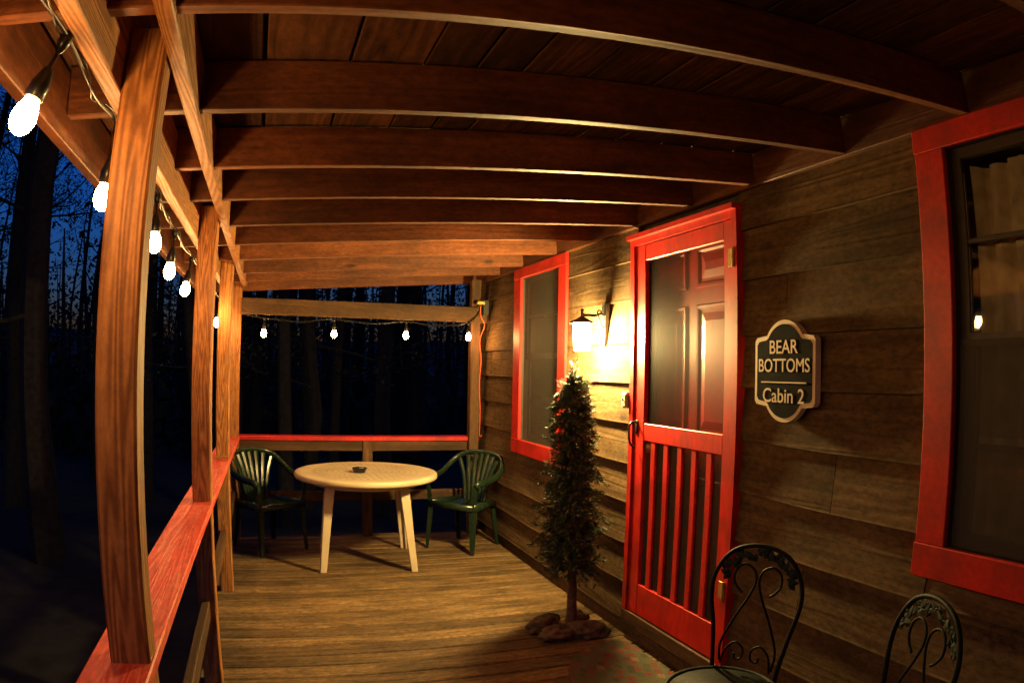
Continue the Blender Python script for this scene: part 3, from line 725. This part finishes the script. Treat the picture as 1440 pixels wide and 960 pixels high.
for z, s, t_ in secs:                                    # L shaped section, opening inwards (towards -x,-y)
    r0 = 0.0 + (0.69 - z) * 0.085
    ring = [bm.verts.new((x + r0, y + r0, z)) for x, y in ((0, 0), (0, -s), (-t_, -s), (-t_, -t_), (-s, -t_), (-s, 0))]
    if prevr:
        for k in range(6): bm.faces.new((prevr[k], prevr[(k + 1) % 6], ring[(k + 1) % 6], ring[k]))
    else: bm.faces.new(ring)
    prevr = ring
bm.faces.new(prevr[::-1])
bmesh.ops.bevel(bm, geom=bm.edges[:], offset=0.003, segments=1, affect='EDGES')
bmesh.ops.recalc_face_normals(bm, faces=bm.faces)
leg_me = bpy.data.meshes.new('leg'); bm.to_mesh(leg_me); bm.free(); leg_me.materials.append(M_TABLE)
for k in range(4):
    mesh_obj('leg', leg_me, M_TABLE, tb, local=Matrix.Rotation(k * math.pi / 2, 4, 'Z') @ Matrix.Translation((0.355, 0.255, 0)))
bm = bmesh.new()
add_lathe(bm, [(0.035, 0.0), (0.045, 0.0), (0.060, 0.034), (0.058, 0.037), (0.052, 0.034), (0.042, 0.009), (0.005, 0.008)], n=8)
tag(bm_obj('ashtray', bm, M_ASH, None, Matrix.Translation((0.69, 5.42, 0.7195))), 'small black ashtray on the white table', 'ashtray')

# ------------------------------------------------------------------ green plastic armchairs (front faces +x)
def armchair(loc, rz_, label):
    t = thing('plastic_armchair', label, 'chair', loc, rz_, 'green plastic armchairs at the white table')
    # seat
    bm = bmesh.new(); n = 10; rows = []
    for i in range(n + 1):
        u = i / n; x = -0.21 + 0.44 * u
        hw = 0.20 + 0.035 * u
        z = 0.405 + 0.028 * u - 0.02 * math.sin(math.pi * u) - (0.03 * max(0, u - .88) / .12)
        rows.append([(x, hw * s_, z - 0.012 * (1 - s_ * s_)) for s_ in [-1 + 2 * j / 8 for j in range(9)]])
    top_ = [[bm.verts.new(p) for p in r] for r in rows]; bot = [[bm.verts.new((p[0], p[1], p[2] - 0.012)) for p in r] for r in rows]
    for i in range(n):
        for j in range(8):
            bm.faces.new((top_[i][j], top_[i + 1][j], top_[i + 1][j + 1], top_[i][j + 1])); bm.faces.new((bot[i][j], bot[i][j + 1], bot[i + 1][j + 1], bot[i + 1][j]))
    for i in range(n):
        bm.faces.new((top_[i][0], bot[i][0], bot[i + 1][0], top_[i + 1][0])); bm.faces.new((top_[i][8], top_[i + 1][8], bot[i + 1][8], bot[i][8]))
    for j in range(8):
        bm.faces.new((top_[0][j], top_[0][j + 1], bot[0][j + 1], bot[0][j])); bm.faces.new((top_[n][j], bot[n][j], bot[n][j + 1], top_[n][j + 1]))
    seat = bm_obj('seat', bm, M_GREEN, t, local=Matrix.Identity(4), smooth=True)
    bm = bmesh.new()                                    # skirt under the seat
    for s_ in (-1, 1): add_tube(bm, [(-0.20, s_ * 0.205, 0.385), (0.22, s_ * 0.238, 0.415)], [0.024, 0.024], 8, flat=1.5)
    add_tube(bm, [(0.226, -0.238, 0.408), (0.226, 0.238, 0.408)], 0.018, 8, flat=1.6)
    bm_obj('seat_rim', bm, M_GREEN, seat, local=Matrix.Identity(4), smooth=True)
    # continuous rim: front of arm, over the back, to the other arm
    half = [(0.225, 0.265, 0.60), (0.19, 0.282, 0.625), (0.05, 0.292, 0.632), (-0.08, 0.295, 0.655), (-0.19, 0.285, 0.715), (-0.275, 0.235, 0.785), (-0.315, 0.14, 0.82), (-0.325, 0.0, 0.832)]
    full = half + [(x, -y_, z) for x, y_, z in half[-2::-1]]
    bm = bmesh.new(); add_tube(bm, smooth_path(full, 5), 0.021, 10, flat=1.45)
    bm_obj('arm_rim', bm, M_GREEN, t, local=Matrix.Identity(4), smooth=True)
    # fanned back slats
    for k in range(7):
        s_ = (k - 3) / 3
        y0, y1 = s_ * 0.105, s_ * 0.205
        x1 = -0.322 + 0.075 * s_ * s_; z1 = 0.828 - 0.055 * s_ * s_
        pts = smooth_path([(-0.205 + 0.02 * s_ * s_, y0, 0.40), (-0.225 + 0.02 * s_ * s_, y0 * 1.15, 0.52), (-0.262 + .035 * s_ * s_, (y0 + y1) / 2, 0.66), (x1, y1, z1)], 4)
        bm = bmesh.new(); rr = []
        for i, p in enumerate(pts):
            wv = 0.013 + 0.009 * i / (len(pts) - 1)
            rr.append([bm.verts.new(p + Vector((dx, dy, 0))) for dx, dy in ((0.006, -wv), (0.012, 0), (0.006, wv), (-0.004, wv), (-0.004, -wv))])
        for a, b in zip(rr, rr[1:]):
            for q in range(5): bm.faces.new((a[q], a[(q + 1) % 5], b[(q + 1) % 5], b[q]))
        bm.faces.new(rr[0]); bm.faces.new(rr[-1][::-1])
        bm_obj('back_slat', bm, M_GREEN, t, local=Matrix.Identity(4), smooth=False)
    # legs
    for s_ in (-1, 1):
        for (p0, p1, p2) in (((0.228, s_ * 0.268, 0.61), (0.222, s_ * 0.243, 0.41), (0.250, s_ * 0.255, 0.0)), ((-0.205, s_ * 0.20, 0.43), (-0.225, s_ * 0.212, 0.30), (-0.265, s_ * 0.228, 0.0))):
            bm = bmesh.new(); sects = []
            for (p, wv) in ((p0, 0.022), (p1, 0.036), (tuple((Vector(p1) * .55 + Vector(p2) * .45)), 0.032), (p2, 0.020)):
                p = Vector(p); sx = 1 if p2[0] > 0 else -1
                th = 0.010
                sects.append([bm.verts.new(p + Vector((sx * a, s_ * b, 0))) for a, b in ((0, 0), (0, -wv * 1.4), (-th, -wv * 1.4), (-th, -th), (-wv * 1.5, -th), (-wv * 1.5, 0))])
            for a, b in zip(sects, sects[1:]):
                for q in range(6): bm.faces.new((a[q], a[(q + 1) % 6], b[(q + 1) % 6], b[q]))
            bm.faces.new(sects[0]); bm.faces.new(sects[-1][::-1])
            bm_obj('leg', bm, M_GREEN, t, local=Matrix.Identity(4))
    t.scale = (0.93, 0.93, 0.96)
    return t
armchair((-0.02, 5.92, 0), R(-56), 'green plastic armchair in the corner where the two railings meet')
armchair((1.63, 5.77, 0), R(222), 'green plastic armchair against the siding under the corner post')

# ------------------------------------------------------------------ iron bistro chairs (front faces +x)
def bistro(loc, rz_, label, vine):
    t = thing('iron_bistro_chair', label, 'chair', loc, rz_, 'iron bistro chairs by the cabin wall')
    seatz = 0.45
    bm = bmesh.new()
    ring = [(0.195 * math.cos(a), 0.195 * math.sin(a), seatz) for a in [2 * math.pi * k / 32 for k in range(33)]]
    add_tube(bm, ring, 0.011, 8); se = bm_obj('seat_ring', bm, M_IRON, t, local=Matrix.Identity(4), smooth=True)
    bm = bmesh.new(); add_lathe(bm, [(0.005, seatz + .001), (0.19, seatz + .004), (0.19, seatz - .004), (0.005, seatz - .006)], n=32); bm_obj('seat_plate', bm, M_IRON, t, local=Matrix.Identity(4), smooth=True)
    def bk(y_, z): return (-0.175 - 0.16 * (z - seatz) - 0.03 * max(0, z - .75), y_, z)
    hp = []
    for (y_, z) in ((0.115, 0.0), (0.125, 0.30), (0.128, seatz), (0.150, 0.60), (0.178, 0.73), (0.165, 0.82), (0.105, 0.895), (0.0, 0.922)):
        p = bk(y_, max(z, seatz)); hp.append((p[0] - (0.10 * (seatz - z) / seatz if z < seatz else 0), y_ * (1.25 if z == 0 else 1), z))
    bm = bmesh.new(); add_tube(bm, smooth_path(hp + [(a, -b, c) for a, b, c in hp[-2::-1]], 6), 0.0085, 8)
    bm_obj('back_hoop', bm, M_IRON, t, local=Matrix.Identity(4), smooth=True)
    for s_ in (-1, 1):                                  # two scrolls that meet in a heart
        bm = bmesh.new()
        sc = [(0.105, 0.48), (0.110, 0.55), (0.070, 0.65), (0.028, 0.73), (0.007, 0.79), (0.018, 0.832), (0.055, 0.85), (0.088, 0.828), (0.094, 0.79), (0.075, 0.76), (0.054, 0.745)]
        add_tube(bm, smooth_path([bk(s_ * a, b) for a, b in sc], 6), 0.005, 6)
        bm_obj('heart_scroll', bm, M_IRON, t, local=Matrix.Identity(4), smooth=True)
        bm = bmesh.new()
        sc = [(0.10, 0.47), (0.085, 0.53), (0.05, 0.56), (0.018, 0.54), (0.02, 0.505), (0.045, 0.50), (0.05, 0.52)]
        add_tube(bm, smooth_path([bk(s_ * a, b) for a, b in sc], 6), 0.0045, 6)
        bm_obj('lower_scroll', bm, M_IRON, t, local=Matrix.Identity(4), smooth=True)
        bm = bmesh.new(); add_tube(bm, smooth_path([(0.12, s_ * 0.14, seatz), (0.155, s_ * 0.16, 0.25), (0.20, s_ * 0.185, 0.0)], 5), 0.0095, 8)
        bm_obj('front_leg', bm, M_IRON, t, local=Matrix.Identity(4), smooth=True)
    rnd = random.Random(vine)
    for k in range(30):                                 # vine leaves under the hoop
        a = math.pi * (0.04 + 0.92 * k / 29)
        r_ = rnd.uniform(0.72, 0.93)
        y_, z = 0.165 * r_ * math.cos(a) * 1.05, 0.785 + 0.128 * r_ * math.sin(a)
        c = Vector(bk(y_, z)); L = rnd.uniform(.016, .027); an = rnd.uniform(0, 6.28)
        u = Vector((0, math.cos(an), math.sin(an))); v = Vector((rnd.uniform(-.5, .5), -math.sin(an), math.cos(an))).normalized()
        bm = bmesh.new()
        P = [c - u * L, c - u * L * .2 + v * L * .62, c + u * L * .45 + v * L * .4, c + u * L, c + u * L * .45 - v * L * .4, c - u * L * .2 - v * L * .62]
        ctr = bm.verts.new(c + Vector((0.005, 0, 0))); vs = [bm.verts.new(p) for p in P]
        for q in range(6): bm.faces.new((ctr, vs[q], vs[(q + 1) % 6]))
        bm_obj('vine_leaf', bm, M_VERD, t, local=Matrix.Identity(4))
    bm = bmesh.new(); add_tube(bm, smooth_path([bk(0.165 * .84 * math.cos(math.pi * (.04 + .92 * k / 14)), 0.785 + 0.122 * (.84 + .07 * math.sin(k * 2)) * math.sin(math.pi * (.04 + .92 * k / 14))) for k in range(15)], 3), 0.0035, 5)
    bm_obj('vine_stem', bm, M_VERD, t, local=Matrix.Identity(4), smooth=True)
    return t
bistro((1.43, 1.83, 0), R(207), 'iron bistro chair with heart scroll back in front of the door jamb', 3)
bistro((1.435, 1.25, 0), R(160), 'iron bistro chair with narrow arched back below the large red trimmed window', 5)

# ------------------------------------------------------------------ rug
bm = bmesh.new()
ol = [(1.905, 2.45), (1.905, 3.33)] + [(1.905 - 0.52 * math.sin(a), 2.89 + 0.50 * math.cos(a)) for a in [math.pi * k / 30 for k in range(1, 30)]]
ctr = (1.7, 2.89)
add_prism(bm, ol, 0.001, 0.011, lambda a, b, h: (a, b, h))
tag(bm_obj('door_mat', bm, M_RUG), 'half round woven red and green door mat below the screen door', 'door mat')

# ------------------------------------------------------------------ slim artificial pine beside the door
TX, TY = 1.665, 3.66
pt = thing('slim_pine', 'slim potted pine with drooping needles and bare lower trunk between window and door', 'tree', (TX, TY, 0))
rnd = random.Random(11)
bm = bmesh.new(); add_tube(bm, smooth_path([(0.035, 0, 0.0), (0.03, 0, 0.3), (0.015, 0.005, 0.8), (0.0, 0, 1.3), (-0.005, 0, 1.57)], 6), [0.034 - 0.031 * i / 24 for i in range(25)], 10)
bm_obj('trunk', bm, M_TRUNK, pt, local=Matrix.Identity(4), smooth=True)
bm = bmesh.new()
def sprig(p, d, L):
    d = d.normalized(); m = int(9 + L * 130)
    u = d.orthogonal().normalized(); v = d.cross(u)
    end = p + d * L
    a0 = [bm.verts.new(p + u * .0018), bm.verts.new(p - u * .0018), bm.verts.new(end)]; bm.faces.new(a0)
    for i in range(m):
        t_ = i / m; c = p + d * (L * t_); an = rnd.uniform(0, 6.283)
        q = (u * math.cos(an) + v * math.sin(an)); nl = rnd.uniform(.014, .024)
        tip = c + (q * 0.75 + d * 0.65) * nl
        s_ = d.cross(q).normalized() * 0.0023
        bm.faces.new((bm.verts.new(c - s_), bm.verts.new(c + s_), bm.verts.new(tip + s_ * .6), bm.verts.new(tip - s_ * .6)))
def crown_r(z): return 0.015 + 0.05 * min(1, (1.57 - z) / .18) + 0.125 * max(0, (1.45 - z)) / 1.05
for k in range(900):                                    # inner fill along the stem
    z = 0.36 + 1.1 * (rnd.random() ** 1.1); R_ = crown_r(z) * 0.72 * math.sqrt(rnd.random()); an = rnd.uniform(0, 6.283)
    sprig(Vector((0.01 + R_ * math.cos(an), R_ * math.sin(an), z)), Vector((math.cos(an), math.sin(an), rnd.uniform(-.9, .5))), rnd.uniform(.04, .08))
for k in range(200):                                    # boughs, drooping outwards, of uneven length
    z = 0.37 + 1.12 * (k + rnd.random()) / 200; an = k * 2.39996 + rnd.uniform(-.5, .5)
    L = crown_r(z) * rnd.choice((0.6, 0.8, 0.95, 1.0, 1.15, 1.35)); dz = rnd.uniform(-.55, .15) * L
    for j in range(11):
        f = 0.25 + 0.75 * j / 10
        p = Vector((0.01 + L * f * math.cos(an), L * f * math.sin(an), z + 0.25 * L * math.sin(f * 2.2) + dz * f * f))
        d = Vector((math.cos(an + rnd.uniform(-1, 1)), math.sin(an + rnd.uniform(-1, 1)), rnd.uniform(-.9, .35)))
        sprig(p + Vector((rnd.gauss(0, .008), rnd.gauss(0, .008), rnd.gauss(0, .01))), d, rnd.uniform(.03, .06) * (1.15 - .4 * f))
for k in range(26): sprig(Vector((rnd.uniform(-.006, .006), rnd.uniform(-.006, .006), 1.40 + .17 * rnd.random())), Vector((rnd.uniform(-1, 1), rnd.uniform(-1, 1), 1.1)), .045)
cr_o = bm_obj('crown', bm, M_NEEDLE, pt, local=Matrix.Identity(4))
for (dx, dy, ra, rb, rc, an) in ((-0.11, 0.06, .13, .07, .055, .5), (0.06, -0.12, .14, .085, .06, -.35), (-0.08, -0.11, .13, .08, .05, .2), (0.11, 0.07, .10, .075, .055, .9)):
    bm = bmesh.new(); bmesh.ops.create_icosphere(bm, subdivisions=4, radius=1)
    for v in bm.verts:
        n_ = noise.noise(v.co * 1.6 + Vector((dx * 40, dy * 40, 0))) * .35 + abs(noise.noise(v.co * 3.2 + Vector((dx * 90, 0, 0)))) * -.3 + noise.noise(v.co * 9) * .05
        v.co = v.co * (1 + n_); v.co = Vector((v.co.x * ra, v.co.y * rb, max(v.co.z * rc + rc * .55, 0.0)))
    bm_obj('burlap_lump', bm, M_BURLAP, pt, local=Matrix.Translation((dx, dy, 0)) @ Matrix.Rotation(an, 4, 'Z'), smooth=True)

# ------------------------------------------------------------------ woods
def tree_meshes(seed, H, r0, leafy):
    rnd = random.Random(seed)
    bm = bmesh.new(); pts = []; x = y = 0.0
    n = 9
    for i in range(n + 1):
        pts.append(Vector((x, y, H * i / n - .4))); x += rnd.uniform(-.012, .012) * H; y += rnd.uniform(-.012, .012) * H
    add_tube(bm, pts, [r0 * (1.25 if i == 0 else 1) * (1 - 0.85 * i / n) for i in range(n + 1)], 8)
    tips = []
    def limb(p, d, L, r, depth):
        q = [p]; dd = d.normalized()
        for k in range(4):
            dd = (dd + Vector((rnd.uniform(-.28, .28), rnd.uniform(-.28, .28), rnd.uniform(-.06, .24)))).normalized(); q.append(q[-1] + dd * L / 4)
        add_tube(bm, q, [r * (1 - .2 * k) for k in range(5)], 4, cap=False)
        tips.append((q[-1], dd)); tips.append((q[2], dd)); tips.append((q[3], dd))
        if depth > 0:
            for k in range(3 if depth > 1 else 4):
                b = q[rnd.randint(1, 4)]; nd = (dd + Vector((rnd.uniform(-1, 1), rnd.uniform(-1, 1), rnd.uniform(-.5, .6)))).normalized()
                limb(b, nd, L * rnd.uniform(.4, .62), r * .5, depth - 1)
    for k in range(int(H * 1.2)):
        f = 0.34 + 0.66 * rnd.random()
        i = min(int(f * n), n - 1); p = pts[i].lerp(pts[i + 1], f * n - i); an = rnd.uniform(0, 6.283)
        limb(p, Vector((math.cos(an), math.sin(an), rnd.uniform(.1, .9))), H * 0.17 * (1.25 - f * .7), r0 * .26 * (1.15 - f), 2)
    ncr = len(tips)
    for k in range(5):                                   # a few bare low boughs
        f = rnd.uniform(.12, .36); i = int(f * n); p = pts[i].lerp(pts[i + 1], f * n - i); an = rnd.uniform(0, 6.283)
        limb(p, Vector((math.cos(an), math.sin(an), rnd.uniform(-.2, .5))), H * rnd.uniform(.06, .13), r0 * .14, 2)
    low = tips[ncr:]; tips = tips[:ncr] + low[::4]
    tm = bpy.data.meshes.new('trunk'); bm.to_mesh(tm); bm.free(); tm.materials.append(M_BARK)
    bm = bmesh.new()
    for (p, d) in tips:
        for k in range(leafy * 3):
            c = p + Vector((rnd.gauss(0, .22), rnd.gauss(0, .22), rnd.gauss(0, .2))); s_ = rnd.uniform(.02, .06)
            u = Vector((rnd.uniform(-1, 1), rnd.uniform(-1, 1), rnd.uniform(-1, 1))).normalized(); v = u.orthogonal().normalized()
            bm.faces.new([bm.verts.new(c + q) for q in (u * s_, v * s_ * .5, -u * s_, -v * s_ * .5)])
    cm = bpy.data.meshes.new('crown'); bm.to_mesh(cm); bm.free(); cm.materials.append(M_LEAF)
    return tm, cm
protos = [tree_meshes(s, H, r, lf) for s, H, r, lf in ((1, 21, .17, 3), (2, 19, .13, 3), (3, 24, .22, 3), (4, 16, .09, 4), (5, 20, .11, 3))]
rnd = random.Random(5)
spots = [(-3.05, 9.3, 2, 1.0), (-5.2, 13.5, 0, 1.1), (-2.6, 14.5, 1, 1.0), (-1.2, 12.5, 4, 1.0), (-4.4, 18, 2, 1.0), (0.6, 13, 1, 1.0), (2.0, 12, 0, .9), (3.2, 15, 2, 1.0), (1.0, 18, 4, 1.0)]
while len(spots) < 62:
    az = rnd.uniform(-52, 40); d = rnd.uniform(11, 34)
    x, y = d * math.sin(R(az)), d * math.cos(R(az))
    if x > 1.2 and y < 8.5: continue
    if all(math.hypot(x - q[0], y - q[1]) > 1.3 for q in spots): spots.append((x, y, rnd.randrange(5), rnd.uniform(.85, 1.15)))
for k in range(26):                                     # woods carried on round the cabin: unseen trees added to block sky light
    az = rnd.uniform(60, 300); d = rnd.uniform(7.5, 13); spots.append((1.5 + d * math.sin(R(az)) * 1.15, 2 + d * math.cos(R(az)), rnd.choice((0, 1, 3)), rnd.uniform(1.0, 1.3)))
for (x, y, k, s_) in spots:
    kind_ = ('tall straight dark tree', 'slender dark tree', 'thick trunked dark tree', 'thin young dark tree', 'narrow crooked dark tree')[k]
    side = x < -0.2 * y
    where, grp = ('in the black woods beyond the side railing', 'trees beyond the side railing') if side else ('in the black woods beyond the open end', 'trees beyond the open end')
    if y < 6 and (x > 1 or y < 1): where, grp = 'added unseen round the back of the cabin to block sky light', 'unseen trees added round the back of the cabin'
    t = thing('forest_tree', kind_ + ' ' + where, 'tree', (x, y, ground_z(x, y)), 0, grp)
    Mx = Matrix.Rotation(rnd.uniform(0, 6.28), 4, 'Z') @ Matrix.Scale(s_, 4)
    mesh_obj('trunk', protos[k][0], M_BARK, t, local=Mx); mesh_obj('crown', protos[k][1], M_LEAF, t, local=Mx)
# the far wood that reads as one mass
bm = bmesh.new(); rnd = random.Random(9)
for k in range(420):
    az = rnd.uniform(-60, 45); d = rnd.uniform(34, 62); x, y = d * math.sin(R(az)), d * math.cos(R(az)); z = ground_z(x, y)
    H = rnd.uniform(6, 14); r = rnd.uniform(.08, .2)
    add_tube(bm, [(x, y, z - .3), (x + rnd.uniform(-.3, .3), y, z + H * .5), (x + rnd.uniform(-.7, .7), y, z + H)], [r, r * .7, r * .2], 5, cap=False)
    for j in range(50):
        f = rnd.random() ** 1.2; c = Vector((x + rnd.gauss(0, 1.2), y + rnd.gauss(0, 1.2), z + H * f))
        for q in range(3):
            cc_ = c + Vector((rnd.gauss(0, .45), rnd.gauss(0, .45), rnd.gauss(0, .45))); s_ = rnd.uniform(.08, .22)
            u = Vector((rnd.uniform(-1, 1), rnd.uniform(-1, 1), rnd.uniform(-1, 1))).normalized(); v = u.orthogonal().normalized()
            bm.faces.new([bm.verts.new(cc_ + w_) for w_ in (u * s_, v * s_ * .55, -u * s_, -v * s_ * .55)])
for k in range(9000):                                   # undergrowth
    az = rnd.uniform(-60, 45); d = rnd.uniform(24, 60); x, y = d * math.sin(R(az)), d * math.cos(R(az)); z = ground_z(x, y)
    c = Vector((x, y, z + abs(rnd.gauss(0, 1.5)))); s_ = rnd.uniform(.2, .5)
    u = Vector((rnd.uniform(-1, 1), rnd.uniform(-1, 1), rnd.uniform(-1, 1))).normalized(); v = u.orthogonal().normalized()
    bm.faces.new([bm.verts.new(c + w_) for w_ in (u * s_, v * s_ * .6, -u * s_, -v * s_ * .6)])
me = bpy.data.meshes.new('far_wood'); bm.to_mesh(me); bm.free()
o = mesh_obj('far_wood', me, M_LEAF); o['kind'] = 'stuff'; tag(o, 'far mass of black woods behind the nearer trees', 'woods')
